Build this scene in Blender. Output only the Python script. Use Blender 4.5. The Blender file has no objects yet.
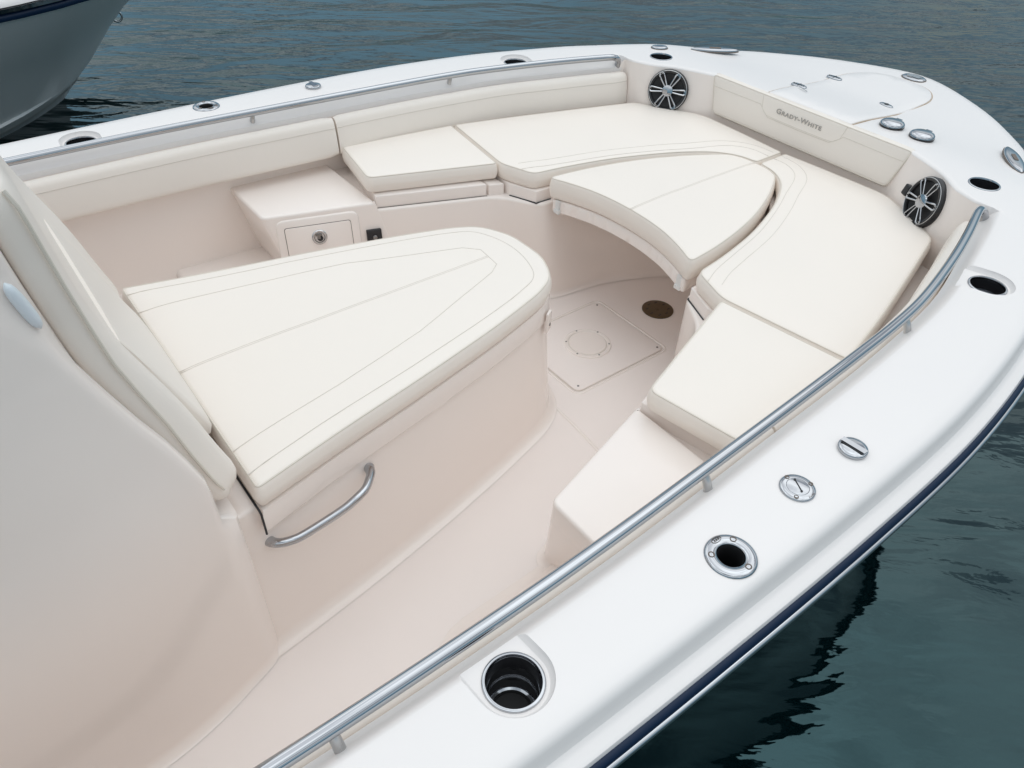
import bpy, bmesh, math, random
from mathutils import Vector, Matrix, noise
from mathutils.geometry import delaunay_2d_cdt
S = bpy.context.scene
COL = S.collection
R = math.radians
random.seed(4)

# ------------------------------------------------------------------ camera
cam = bpy.data.objects.new('camera', bpy.data.cameras.new('camera'))
COL.objects.link(cam)
cr = Vector((0.79319433, -0.60802339, 0.03391625))
cu = Vector((0.376239, 0.53309181, 0.75779769))
cb = Vector((-0.4788392, -0.58832021, 0.65160751))
cam.matrix_world = Matrix(((cr.x, cu.x, cb.x, -1.61726551), (cr.y, cu.y, cb.y, -1.5967249),
                           (cr.z, cu.z, cb.z, 1.2347709), (0, 0, 0, 1)))
cam.data.sensor_width = 36
cam.data.lens = 774.252 / 1024 * 36
cam.data.clip_start = 0.05
cam.data.clip_end = 3000
S.camera = cam

# ------------------------------------------------------------------ sky, sun, exposure
SUN_EL, SUN_AZ = 74, 60         # azimuth counted from +Y towards +X
w = bpy.data.worlds.new('World'); S.world = w; w.use_nodes = True
nt = w.node_tree; nt.nodes.clear()
def N(t, tree=None, **k):
    n = (tree or nt).nodes.new(t)
    for a, b in k.items(): setattr(n, a, b)
    return n
wo = N('ShaderNodeOutputWorld'); bg = N('ShaderNodeBackground'); bg.inputs[1].default_value = 0.1
sky = N('ShaderNodeTexSky', sky_type='NISHITA', sun_disc=False)
sky.sun_elevation = R(SUN_EL); sky.sun_rotation = R(SUN_AZ); sky.air_density = 1.0; sky.dust_density = 0.1; sky.ozone_density = 3
tc = N('ShaderNodeTexCoord'); mp = N('ShaderNodeMapping'); mp.inputs['Scale'].default_value = (1, 1, 1.6); mp.inputs['Location'].default_value = (7, 0, 0)
nz = N('ShaderNodeTexNoise'); nz.inputs['Scale'].default_value = 1.7; nz.inputs['Detail'].default_value = 6
nz.inputs['Roughness'].default_value = 0.55; nz.inputs['Distortion'].default_value = 0.4
cover = N('ShaderNodeValToRGB'); cover.color_ramp.elements[0].position = 0.40; cover.color_ramp.elements[0].color = (.74, .74, .74, 1)
cover.color_ramp.elements[1].position = 0.50
sep = N('ShaderNodeSeparateXYZ')
cl = N('ShaderNodeValToRGB'); e_ = cl.color_ramp.elements          # overcast sky: brightest overhead, duller near the horizon
e_[0].position = .05; e_[0].color = (.13, .23, .30, 1); e_[1].position = .85; e_[1].color = (.87, .95, 1, 1)
k_ = e_.new(.28); k_.color = (.28, .39, .46, 1); k_ = e_.new(.48); k_.color = (.74, .77, .79, 1)
cs = N('ShaderNodeVectorMath', operation='SCALE'); cs.inputs[3].default_value = 12.3
thick = N('ShaderNodeMapRange'); thick.inputs[1].default_value = .38; thick.inputs[2].default_value = .56; thick.inputs[3].default_value = 7.0; thick.inputs[4].default_value = 15.0
mix = N('ShaderNodeMix', data_type='RGBA')
L = nt.links.new
L(tc.outputs['Generated'], mp.inputs[0]); L(mp.outputs[0], nz.inputs[0]); L(nz.outputs[0], cover.inputs[0])
L(tc.outputs['Generated'], sep.inputs[0]); L(sep.outputs[2], cl.inputs[0]); L(cl.outputs[0], cs.inputs[0]); L(nz.outputs[0], thick.inputs[0]); L(thick.outputs[0], cs.inputs[3])
L(cover.outputs[0], mix.inputs[0]); L(sky.outputs[0], mix.inputs[6]); L(cs.outputs[0], mix.inputs[7])
L(mix.outputs[2], bg.inputs[0]); L(bg.outputs[0], wo.inputs[0])
sun = bpy.data.objects.new('sun', bpy.data.lights.new('sun', 'SUN')); COL.objects.link(sun)
sun.data.energy = 0.7; sun.data.angle = R(75); sun.data.color = (1, .985, .965)
sd = Vector((math.sin(R(SUN_AZ)) * math.cos(R(SUN_EL)), math.cos(R(SUN_AZ)) * math.cos(R(SUN_EL)), math.sin(R(SUN_EL))))
sun.rotation_euler = sd.to_track_quat('Z', 'Y').to_euler()
S.view_settings.view_transform = 'Standard'; S.view_settings.look = 'None'
S.view_settings.exposure = 0.03; S.view_settings.gamma = 1
S.render.engine = 'CYCLES'
S.cycles.use_denoising = True
S.cycles.max_bounces = 10; S.cycles.diffuse_bounces = 6; S.cycles.glossy_bounces = 5

# ------------------------------------------------------------------ materials
def material(name, col, rough=.4, metal=0, spec=.5, coat=0, noise_s=0, bump=0, var=0, rvar=0, detail=3, dist=.001):
    m = bpy.data.materials.new(name); m.use_nodes = True; t = m.node_tree
    b = t.nodes['Principled BSDF']
    b.inputs['Base Color'].default_value = (*col, 1); b.inputs['Roughness'].default_value = rough
    b.inputs['Metallic'].default_value = metal; b.inputs['Specular IOR Level'].default_value = spec
    b.inputs['Coat Weight'].default_value = coat; b.inputs['Coat Roughness'].default_value = .08
    co = t.nodes.new('ShaderNodeTexCoord')
    if bump:
        n = t.nodes.new('ShaderNodeTexNoise'); n.inputs['Scale'].default_value = noise_s; n.inputs['Detail'].default_value = detail
        bp = t.nodes.new('ShaderNodeBump'); bp.inputs['Strength'].default_value = bump; bp.inputs['Distance'].default_value = dist
        t.links.new(co.outputs['Object'], n.inputs[0]); t.links.new(n.outputs[0], bp.inputs['Height'])
        t.links.new(bp.outputs[0], b.inputs['Normal'])
    if var or rvar:
        n2 = t.nodes.new('ShaderNodeTexNoise'); n2.inputs['Scale'].default_value = 5; n2.inputs['Detail'].default_value = 5
        t.links.new(co.outputs['Object'], n2.inputs[0])
        if var:
            cm = t.nodes.new('ShaderNodeMix'); cm.data_type = 'RGBA'
            cm.inputs[6].default_value = (*[c * (1 - var) for c in col], 1); cm.inputs[7].default_value = (*[min(1, c * (1 + var)) for c in col], 1)
            t.links.new(n2.outputs[0], cm.inputs[0]); t.links.new(cm.outputs[2], b.inputs['Base Color'])
        if rvar:
            mr = t.nodes.new('ShaderNodeMapRange'); mr.inputs[1].default_value = .3; mr.inputs[2].default_value = .7
            mr.inputs[3].default_value = max(.02, rough - rvar); mr.inputs[4].default_value = rough + rvar
            t.links.new(n2.outputs[0], mr.inputs[0]); t.links.new(mr.outputs[0], b.inputs['Roughness'])
    return m
M = dict(
    deck=material('white_gelcoat', (.83, .79, .768), .3, spec=.45, var=.006),
    liner=material('cream_gelcoat', (.87, .787, .732), .26, coat=.35, var=.01),
    sole=material('cream_nonskid_gelcoat', (.87, .79, .745), .5, noise_s=650, bump=.25, dist=.0006, var=.02, rvar=.06),
    vinyl=material('cream_vinyl', (.86, .787, .715), .45, noise_s=55, bump=.16, dist=.0022, detail=8, var=.012, rvar=.04),
    seam=material('stitched_seam', (.68, .625, .56), .6),
    piping=material('cream_piping', (.70, .64, .56), .45),
    steel=material('polished_steel', (.46, .47, .49), .06, metal=1, noise_s=30, bump=.05, dist=.001, rvar=.04),
    brushed=material('satin_steel', (.55, .55, .55), .28, metal=1, rvar=.05),
    navy=material('navy_rubber', (.004, .016, .045), .4, spec=.25, noise_s=20, bump=.1),
    black=material('black_plastic', (.012, .012, .014), .35),
    rubber=material('black_rubber', (.006, .006, .007), .6),
    gasket=material('dark_gasket', (.16, .13, .11), .7),
    bronze=material('bronze_drain', (.13, .09, .05), .45, metal=.4, noise_s=60, bump=.3, var=.2),
    lip=material('tan_gasket_and_shade', (.50, .38, .27), .6),  # hatch gasket tan, also the painted shade in the coaming gap
    screw=material('screw_head', (.25, .24, .23), .35, metal=1),
    letter=material('grey_embroidery', (.40, .37, .34), .6),
    plastic=material('pale_plastic', (.74, .79, .83), .3),
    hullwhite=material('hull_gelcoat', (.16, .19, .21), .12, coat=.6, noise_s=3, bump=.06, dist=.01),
    hullgrey=material('grey_hull_gelcoat', (.80, .81, .80), .3, noise_s=3, bump=.03, dist=.01),
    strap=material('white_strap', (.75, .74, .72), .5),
)

# ------------------------------------------------------------------ geometry helpers
def sharpen(me, ang=38):
    bm = bmesh.new(); bm.from_mesh(me)
    for e in bm.edges:
        if len(e.link_faces) == 2:
            e.smooth = e.calc_face_angle(0) < R(ang)
    for f in bm.faces: f.smooth = True
    bm.to_mesh(me); bm.free()
def mesh(name, vs, fs, mat, sharp=38, merge=1e-5, mats=None, fmat=None):
    me = bpy.data.meshes.new(name)
    bm = bmesh.new()
    bv = [bm.verts.new(v) for v in vs]
    for i, f in enumerate(fs):
        f2 = []
        for k in f:
            if not f2 or f2[-1] != k: f2.append(k)
        if len(set(f2)) < 3: continue
        try:
            fc = bm.faces.new([bv[k] for k in f2])
            if fmat: fc.material_index = fmat[i]
        except ValueError: pass
    if merge: bmesh.ops.remove_doubles(bm, verts=bm.verts, dist=merge)
    bmesh.ops.recalc_face_normals(bm, faces=bm.faces)
    bm.to_mesh(me); bm.free()
    for m in (mats or [mat]): me.materials.append(m)
    sharpen(me, sharp)
    return me
def link(name, me, parent=None, loc=None, mw=None):
    o = bpy.data.objects.new(name, me); COL.objects.link(o)
    if parent is not None:
        o.parent = parent
        if parent.parent is None: o.matrix_parent_inverse = Matrix.Translation(-Vector(parent.location))
    if loc is not None: o.location = loc
    if mw is not None:
        l, q, s = mw.decompose(); o.location = l; o.rotation_euler = q.to_euler(); o.scale = s
    return o
def tag(o, label, cat=None, group=None, kind=None):
    if label: o['label'] = label
    if cat: o['category'] = cat
    if group: o['group'] = group
    if kind: o['kind'] = kind
    return o
class G:
    def __init__(s): s.v = []; s.f = []; s.m = []; s.cm = 0
    def add(s, vs, fs):
        o = len(s.v); s.v += [tuple(v) for v in vs]; s.f += [tuple(i + o for i in f) for f in fs]; s.m += [s.cm] * len(fs)
    def loft(s, rings, closed=True, cap0=False, cap1=False):
        n = len(rings[0]); vs = [p for r in rings for p in r]; fs = []
        for a in range(len(rings) - 1):
            for b in range(n if closed else n - 1):
                c = (b + 1) % n
                fs.append((a * n + b, a * n + c, (a + 1) * n + c, (a + 1) * n + b))
        if cap0: fs.append(tuple(range(n)))
        if cap1: fs.append(tuple((len(rings) - 1) * n + i for i in range(n)))
        s.add(vs, fs)
    def tube(s, pts, r, n=10, closed=False, flat=1.0):
        pts = [Vector(p) for p in pts]; rings = []; k = len(pts)
        up = None
        for i, p in enumerate(pts):
            a = pts[(i - 1) % k] if (closed or i > 0) else p
            b = pts[(i + 1) % k] if (closed or i < k - 1) else p
            t = (b - a).normalized()
            if up is None: up = Vector((0, 0, 1)) if abs(t.z) < .9 else Vector((1, 0, 0))
            u = (up - t * up.dot(t)).normalized(); v = t.cross(u); up = u
            rr = r[i] if isinstance(r, (list, tuple)) else r
            rings.append([p + rr * (flat * u * math.cos(2 * math.pi * j / n) + v * math.sin(2 * math.pi * j / n)) for j in range(n)])
        if closed: rings.append(rings[0]); s.loft(rings)
        else: s.loft(rings, True, True, True)
    def lathe(s, prof, n=40, c=(0, 0, 0), sx=1, sy=1, cap=False):
        rings = []
        for (r, z) in prof:
            rings.append([(c[0] + sx * r * math.cos(2 * math.pi * i / n), c[1] + sy * r * math.sin(2 * math.pi * i / n), c[2] + z) for i in range(n)])
        s.loft(rings, True, cap, cap)
    def box(s, c, d, M_=None):
        x, y, z = [k / 2 for k in d]
        vs = [Vector((c[0] + a * x, c[1] + b * y, c[2] + e * z)) for a in (-1, 1) for b in (-1, 1) for e in (-1, 1)]
        if M_: vs = [M_ @ v for v in vs]
        s.add(vs, [(0, 1, 3, 2), (4, 6, 7, 5), (0, 4, 5, 1), (2, 3, 7, 6), (0, 2, 6, 4), (1, 5, 7, 3)])
    def xf(s, mtx): s.v = [tuple(mtx @ Vector(v)) for v in s.v]; return s
    def mesh(s, name, mat, sharp=38, mats=None): return mesh(name, s.v, s.f, mat, sharp, mats=mats, fmat=s.m if mats else None)

def cr_spline(pts, step=.03, closed=False):
    pts = [Vector(p) for p in pts]; out = []; n = len(pts)
    for i in range(n if closed else n - 1):
        p0 = pts[i - 1] if (closed or i > 0) else 2 * pts[0] - pts[1]
        p1 = pts[i]; p2 = pts[(i + 1) % n]
        p3 = pts[(i + 2) % n] if (closed or i < n - 2) else 2 * pts[-1] - pts[-2]
        m = max(1, int((p2 - p1).length / step))
        for j in range(m):
            t = j / m
            out.append(.5 * ((2 * p1) + (p2 - p0) * t + (2 * p0 - 5 * p1 + 4 * p2 - p3) * t * t + (3 * p1 - p0 - 3 * p2 + p3) * t ** 3))
    if not closed: out.append(pts[-1])
    return out
def weights(ctrl, radii, step=.03, closed=True, seg=7):
    """rows of weights over the control points: straight runs with a rounded corner at every control point"""
    n = len(ctrl); P = [Vector(p) for p in ctrl]; W = []
    def row(d):
        r = [0.0] * n
        for k, v in d.items(): r[k % n] += v
        W.append(r)
    for i in range(n):
        if not closed and i in (0, n - 1): row({i: 1}); a_end = 0
        else:
            a, b = P[i - 1], P[(i + 1) % n]; rr = radii[i] if isinstance(radii, (list, tuple)) else radii
            la, lb = (a - P[i]).length, (b - P[i]).length
            ta, tb = min(.48, rr / la), min(.48, rr / lb)
            if rr <= 0: row({i: 1})
            else:
                for s in range(seg + 1):
                    t = s / seg; q0, q1, q2 = (1 - t) ** 2, 2 * t * (1 - t), t * t
                    row({i - 1: q0 * ta, i: q0 * (1 - ta) + q1 + q2 * (1 - tb), i + 1: q2 * tb})
        if closed or i < n - 1:
            j = (i + 1) % n
            rj = radii[j] if isinstance(radii, (list, tuple)) else radii; ri = radii[i] if isinstance(radii, (list, tuple)) else radii
            ln = (P[j] - P[i]).length
            s0 = min(.48, ri / ln) if (closed or i > 0) and ri > 0 else 0; s1 = 1 - (min(.48, rj / ln) if (closed or j < n - 1) and rj > 0 else 0)
            m = int((s1 - s0) * ln / step)
            for k in range(1, m):
                t = s0 + (s1 - s0) * k / m
                row({i: 1 - t, j: t})
    return W
def apply_w(W, ctrl):
    P = [Vector(p) for p in ctrl]
    return [sum((P[k] * v for k, v in enumerate(r) if v), Vector((0,) * len(P[0]))) for r in W]
def area(p): return .5 * sum(p[i].x * p[(i + 1) % len(p)].y - p[(i + 1) % len(p)].x * p[i].y for i in range(len(p)))
def normals2(p):
    """outward normals of a closed CCW 2-D polygon"""
    n = len(p); out = []
    for i in range(n):
        a = (p[i] - p[i - 1]); b = (p[(i + 1) % n] - p[i])
        a = Vector((a.y, -a.x)).normalized() if a.length > 1e-9 else None
        b = Vector((b.y, -b.x)).normalized() if b.length > 1e-9 else None
        a = a or b; b = b or a
        t = (a + b); l = t.length
        t = t / l if l > 1e-6 else a
        out.append(t / max(.75, t.dot(a)))
    return out
def inside(pt, poly):
    c = False; n = len(poly); x, y = pt
    for i in range(n):
        a = poly[i]; b = poly[i - 1]
        if (a.y > y) != (b.y > y) and x < (b.x - a.x) * (y - a.y) / (b.y - a.y) + a.x: c = not c
    return c
def bdist(pt, poly):
    q = Vector(pt); d = 9
    for i in range(len(poly)):
        a = poly[i - 1]; ab = poly[i] - a; l2 = ab.length_squared
        if l2 < 1e-12: continue
        t = max(0, min(1, (q - a).dot(ab) / l2)); d = min(d, (a + ab * t - q).length)
    return d
def fill(g, poly, zf, step=.03, inner=True):
    """triangulated cap of a 2-D polygon, height from zf(x, y, distance to the edge)"""
    n = len(poly); vs = [v.copy() for v in poly]
    if inner:
        x0 = min(v.x for v in poly); x1 = max(v.x for v in poly); y0 = min(v.y for v in poly); y1 = max(v.y for v in poly)
        r = 0; y = y0
        while y < y1:
            x = x0 + (r % 2) * step / 2
            while x < x1:
                if inside((x, y), poly) and bdist((x, y), poly) > step * .5: vs.append(Vector((x, y)))
                x += step
            y += step * .87; r += 1
    ov, oe, of, *_ = delaunay_2d_cdt(vs, [], [list(range(n))], 1, 1e-6)
    pts = []
    for v in ov:
        d = bdist(v, poly); pts.append((v.x, v.y, zf(v.x, v.y, d)))
    g.add(pts, [tuple(f) for f in of])

SOFT = .045
def crown_h(c, d, x, y, wob=.002):
    return c * (1 - math.exp(-max(d, 0) / SOFT)) + wob * min(1, d / .05) * noise.noise(Vector((x * 6, y * 6, c * 100)))
class Cushion:
    """padded slab in a local xy frame (top at zt), soft rounded edges, piping and stitched seams as children"""
    def __init__(s, name, ctrl, radii, zt, th, label, cat, group=None, r=.014, crown=.006, mtx=None, mat='vinyl', parent=None, bulge=.004, kind_top=True, pip=True, step=.028):
        W = weights(ctrl, radii, step=.02)
        P = apply_w(W, ctrl)
        if area(P) < 0: P.reverse()
        Nn = normals2(P); s.mtx = mtx or Matrix(); s.zt = zt; s.crown = crown
        g = G(); rings = []
        zb = zt - th
        rings.append([(p - n * r * 1.3).to_3d() + Vector((0, 0, zb)) for p, n in zip(P, Nn)])
        for a in (30, 60, 90):
            rings.append([(p - n * r * 1.1 * (1 - math.sin(R(a)))).to_3d() + Vector((0, 0, zb + r * .8 * (1 - math.cos(R(a))))) for p, n in zip(P, Nn)])
        for q in (.35, .65):
            rings.append([(p + n * bulge * (1 + .35 * noise.noise(Vector((p.x * 7, p.y * 7, q))))).to_3d() + Vector((0, 0, zb + r + (th - 2 * r) * q)) for p, n in zip(P, Nn)])
        for a in (0, 25, 50, 75, 90):
            rings.append([(p - n * r * (1 - math.cos(R(a)))).to_3d() + Vector((0, 0, zt - r * (1 - math.sin(R(a))))) for p, n in zip(P, Nn)])
        g.loft(rings)
        s.inner = [p - n * r for p, n in zip(P, Nn)]
        fill(g, s.inner, lambda x, y, d: zt + crown_h(crown, d, x, y), step)
        # underside
        fill(g, [Vector((v.x, v.y)) for v in rings[0]], lambda x, y, d: zb, inner=False)
        g.xf(s.mtx)
        c = sum((Vector(v) for v in g.v), Vector()) / len(g.v)
        base = Vector((c.x, c.y, min(v[2] for v in g.v)))
        if parent is None:
            s.base = base
            g.xf(Matrix.Translation(-base))
            s.o = link(name, g.mesh(name, M[mat], 50)); s.o.location = base
            tag(s.o, label, cat, group)
        else:
            s.base = Vector(); s.o = link(name, g.mesh(name, M[mat], 50), parent)
        if pip:
            pg = G(); pr_ = [(p - n * r * .35).to_3d() + Vector((0, 0, zt - r * .22)) for p, n in zip(P, Nn)]
            pg.tube(pr_, .0021, 6, closed=True); s.child('piping', pg, 'piping')
    def child(s, name, g, mat):
        g.xf(Matrix.Translation(-s.base) @ s.mtx)
        o = bpy.data.objects.new(name, g.mesh(name, M[mat], 50)); COL.objects.link(o); o.parent = s.o
        return o
    def seam(s, lines, double=0, w=.0011, mat='seam'):
        g = G()
        for ln in lines:
            pts = [Vector(p) for p in ln]
            d2 = []
            for i in range(len(pts) - 1):
                m = max(1, int((pts[i + 1] - pts[i]).length / .02))
                d2 += [pts[i].lerp(pts[i + 1], j / m) for j in range(m)]
            d2.append(pts[-1])
            for off in ((0, double) if double else (0,)):
                q = []
                for i, p in enumerate(d2):
                    t = (d2[min(i + 1, len(d2) - 1)] - d2[max(i - 1, 0)]).normalized()
                    p2 = p + Vector((-t.y, t.x)) * off
                    dd = bdist(p2, s.inner) if inside(p2, s.inner) else 0
                    q.append(Vector((p2.x, p2.y, s.zt + crown_h(s.crown, dd, p2.x, p2.y) + w * .15)))
                if len(q) > 1: g.tube(q, w, 5)
        return s.child('seam', g, mat)

def molded(g, top, foot, radii, zt, zf, r=.015, toe=.02, cap=True, step=.03, flat=None):
    W = weights(top, radii, step); P = apply_w(W, top); F = apply_w(W, foot)
    if area(P) < 0: P.reverse(); F.reverse()
    Nn = normals2(P); rings = []
    for a in (90, 67, 45, 22, 0):
        rings.append([(p - n * r * (1 - math.cos(R(a)))).to_3d() + Vector((0, 0, zt - r * (1 - math.sin(R(a))))) for p, n in zip(P, Nn)])
    H = zt - zf
    for t in (.25, .5, .75):
        rings.append([p.lerp(f, t).to_3d() + Vector((0, 0, zt - r + (zf - zt + r) * t)) for p, f in zip(P, F)])
    if toe:
        for a in (0, 22, 45, 67, 90):
            rings.append([(p.lerp(f, (H - toe) / H) + n * toe * (1 - math.cos(R(a)))).to_3d() + Vector((0, 0, zf + toe * (1 - math.sin(R(a))) + .0015)) for p, f, n in zip(P, F, Nn)])
    else: rings.append([f.to_3d() + Vector((0, 0, zf)) for f in F])
    g.loft(rings)
    if cap: fill(g, [p - n * r for p, n in zip(P, Nn)], lambda x, y, d: zt, inner=False)
    return P, F, Nn
def cyl_cutter(name, prof, loc, sx=1, sy=1, tilt=None):
    g = G(); g.lathe(prof, 48, (0, 0, 0), sx, sy, True)
    me = g.mesh(name, M['deck']); o = bpy.data.objects.new(name, me); COL.objects.link(o)
    o.location = loc
    if tilt: o.rotation_euler = tilt
    return o
def mir(pts): return [(x, -y) for x, y in pts]
def sym(pts):  # pts from stern to centreline on port side -> closed symmetric outline
    return list(pts) + [(x, -y) for x, y in reversed(pts) if abs(y) > 1e-6]

# ------------------------------------------------------------------ water
WZ = -.72
def water_material():
    m = bpy.data.materials.new('harbour_water'); m.use_nodes = True; t = m.node_tree; b = t.nodes['Principled BSDF']
    b.inputs['Base Color'].default_value = (.0006, .0050, .0060, 1); b.inputs['Roughness'].default_value = .03
    b.inputs['IOR'].default_value = 1.58; b.inputs['Specular Tint'].default_value = (.48, .92, 1, 1); b.inputs['Specular IOR Level'].default_value = .5
    co = t.nodes.new('ShaderNodeTexCoord')
    def nz_(sc, det, map_=(1, 1, 1), rot=0, dist=0, rough=.5):
        mp = t.nodes.new('ShaderNodeMapping'); mp.vector_type = 'TEXTURE'; mp.inputs['Scale'].default_value = (map_[0], 1 / map_[1], 1); mp.inputs['Rotation'].default_value = (0, 0, R(rot))
        n = t.nodes.new('ShaderNodeTexNoise'); n.inputs['Scale'].default_value = sc; n.inputs['Detail'].default_value = det
        n.inputs['Distortion'].default_value = dist; n.inputs['Roughness'].default_value = rough
        t.links.new(co.outputs['Object'], mp.inputs[0]); t.links.new(mp.outputs[0], n.inputs[0]); return n.outputs[0]
    a = nz_(1.25, 3, (1, 2.8, 1), -33, .4, .5); c = nz_(6.5, 3, (1, 2.4, 1), -44, .3, .55); d = nz_(.35, 2, (1, 1.5, 1), -30)
    sx = t.nodes.new('ShaderNodeSeparateXYZ'); t.links.new(co.outputs['Object'], sx.inputs[0])     # calm lee along the near side of the boat
    calm = t.nodes.new('ShaderNodeMapRange'); calm.inputs[1].default_value = -1.5; calm.inputs[2].default_value = 2.2
    calm.inputs[3].default_value = .09; calm.inputs[4].default_value = 1.0; t.links.new(sx.outputs[1], calm.inputs[0])
    prev = None
    for h, di, st in ((d, .17, 1), (a, .12, 0), (c, .009, 0)):
        bp = t.nodes.new('ShaderNodeBump'); bp.inputs['Distance'].default_value = di; bp.inputs['Strength'].default_value = 1
        if not st: t.links.new(calm.outputs[0], bp.inputs['Strength'])
        t.links.new(h, bp.inputs['Height'])
        if prev: t.links.new(prev, bp.inputs['Normal'])
        prev = bp.outputs[0]
    t.links.new(prev, b.inputs['Normal'])
    return m
g = G(); g.add([(-400, -400, WZ), (500, -400, WZ), (500, 500, WZ), (-400, 500, WZ)], [(0, 1, 2, 3)])
tag(link('water', g.mesh('water', water_material())), None, kind='structure')

# ------------------------------------------------------------------ the boat
boat = bpy.data.objects.new('motor_boat', None); COL.objects.link(boat); boat.location = (0, 0, WZ)
tag(boat, 'white open bow motorboat with cream cockpit and steel hand rails, filling the photo', 'boat')

# plan curves, port side, stern to bow: outer edge O, inner edge I, foot of the inner face B
OUT = [(-3.2, 1.19), (-2.6, 1.215), (-2.0, 1.232), (-1.45, 1.245), (-.95, 1.252), (-.5, 1.25), (-.08, 1.232), (.294, 1.18), (.55, 1.11), (.75, 1.045), (.88, .985),
       (.965, .945), (1.08, .885), (1.22, .805), (1.33, .738), (1.45, .652), (1.53, .582), (1.69, .405), (1.80, .235), (1.865, .10), (1.885, 0)]
INN = [(-3.2, 1.02), (-2.6, 1.04), (-2.0, 1.055), (-1.45, 1.068), (-.95, 1.06), (-.5, 1.032), (-.08, 1.004), (.294, .958), (.55, .892), (.75, .835), (.872, .795),
       (.877, .75), (.904, .681), (.968, .602), (1.001, .538), (1.034, .46), (1.047, .42), (1.05, .30), (1.052, .18), (1.053, .08), (1.053, 0)]
BOT = [(-3.2, 1.02), (-2.6, 1.04), (-2.0, 1.05), (-1.45, 1.062), (-.95, 1.052), (-.5, 1.03), (-.08, 1.0), (.294, .955), (.55, .89), (.75, .832), (.868, .79),
       (.862, .735), (.88, .66), (.930, .578), (.972, .505), (1.015, .435), (1.036, .402), (1.045, .30), (1.046, .18), (1.047, .08), (1.047, 0)]
def densify(curves):
    n = len(curves[0]); P = [[Vector(p) for p in c] for c in curves]; out = [[] for _ in curves]
    ramp = []
    for i in range(n - 1):
        m = max(2, int((P[0][i + 1] - P[0][i]).length / .045))
        for j in range(m):
            t = j / m
            for c, pp in zip(out, P):
                p0 = pp[i - 1] if i > 0 else 2 * pp[0] - pp[1]; p1 = pp[i]; p2 = pp[i + 1]
                p3 = pp[i + 2] if i < n - 2 else Vector((pp[i].x, -pp[i].y))
                if i in (10, 9, 11) and c is not out[0]: q = p1.lerp(p2, t)   # keep the pod corner crisp
                else: q = .5 * ((2 * p1) + (p2 - p0) * t + (2 * p0 - 5 * p1 + 4 * p2 - p3) * t * t + (3 * p1 - p0 - 3 * p2 + p3) * t ** 3)
                c.append(q)
            ramp.append(i < 10)
    for c, pp in zip(out, P): c.append(pp[-1])
    ramp.append(False)
    return out, ramp
(Od, Id, Bd), rampd = densify([OUT, INN, BOT])
# insert a short transition station where the ramp ends at the raised pod
k10 = rampd.index(False)
def full(c): return c + [Vector((p.x, -p.y)) for p in reversed(c[:-1])]
Of, If_, Bf = full(Od), full(Id), full(Bd); rampf = rampd + list(reversed(rampd[:-1]))
def ovn(i):
    a = Of[max(i - 1, 0)]; b = Of[min(i + 1, len(Of) - 1)]; t = (b - a).normalized(); return Vector((-t.y, t.x))
def sstep(a, b, x): t = max(0, min(1, (x - a) / (b - a))); return t * t * (3 - 2 * t)
def dz(x): return -.027 * sstep(1.08, 1.45, x)
def deck_section(i, ramp):
    O, I = Of[i], If_[i]; n = ovn(i); t = (O - I).normalized()
    P = []
    def a(p, z, zz=None): P.append(Vector((p.x, p.y, z + dz(p.x))))
    for d, z in ((.043, .060), (.051, .062), (.054, .094), (.051, .101), (.046, .104), (.033, .106), (.027, .1085), (.0225, .112), (.020, .119), (.014, .139), (.008, .148), (-.002, .1535), (-.028, .155)):
        a(O + n * d, z)
    Oe = O - n * .028
    if ramp:
        Rr = I + t * .046
        for q in (.3, .6, .85): a(Oe.lerp(Rr, q), .1555)
        for d, z in ((.046, .1545), (.041, .153), (.034, .147), (.026, .138), (.018, .129), (.012, .124), (.006, .120), (.0015, .116), (0, .110), (0, .085)): a(I + t * d, z)
    else:
        e = I + t * .03
        for q in (.3, .6, .85): a(Oe.lerp(e, q), .1555)
        for d, z in ((.03, .155), (.02, .155), (.014, .1548), (.010, .154), (.007, .153), (.004, .151), (.002, .149), (.0008, .147), (0, .145), (0, .143)): a(I + t * d, z)
    a(I + t * .03, .085); a(I + t * .06, .095); a(Oe, .095); a(O + n * .03, .06)
    return P
g = G(); rings = []
idx = list(range(len(Of)))
for i in idx:
    if i > 0 and rampf[i] != rampf[i - 1]:
        j = i if rampf[i - 1] else i - 1      # station where the pod begins
        if rampf[i - 1]: rings.append(deck_section(i, True)); rings.append([p + Vector((.004, 0, 0)) for p in deck_section(i, False)]); continue
        else: rings[-1] = [p + Vector((.004, 0, 0)) for p in rings[-1]]; rings.append(deck_section(i - 1, True)); rings.append(deck_section(i, True)); continue
    rings.append(deck_section(i, rampf[i]))
g.loft(rings, True, True, True)
deck_me = g.mesh('deck', M['deck'], 40)
# cup holders, rod holders: holes cut through the deck
CUPS = [(-1.228, 1.154, .0), (.453, 1.020, 0), (1.009, .717, 1)]
RODS = [(-.793, 1.20)]
cut = []
for (x, y, pod) in CUPS:
    for s in (1, -1):
        if not pod:
            g = G(); rg = []
            for rr_, zz in ((.0525, .1415), (.055, .1425), (.059, .148), (.0625, .1545), (.066, .2)):
                rg.append([(rr_ * math.cos(R(a)), rr_ * math.sin(R(a)), zz) for a in range(0, 181, 9)] + [(-rr_, -.12, zz), (rr_, -.12, zz)])
            g.loft(rg, True, True, True); g.xf(Matrix.Rotation(R(-4 if x < 0 else -17), 4, 'Z'))
            if s < 0: g.v = [(a, -b, c) for a, b, c in g.v]
            o = bpy.data.objects.new('cutter', g.mesh('cutter', M['deck'])); COL.objects.link(o); o.location = (x, s * y, 0); cut.append(o)
        cut.append(cyl_cutter('cutter', [(.0465, .0), (.0465, .3)], (x, s * y, 0)))
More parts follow.
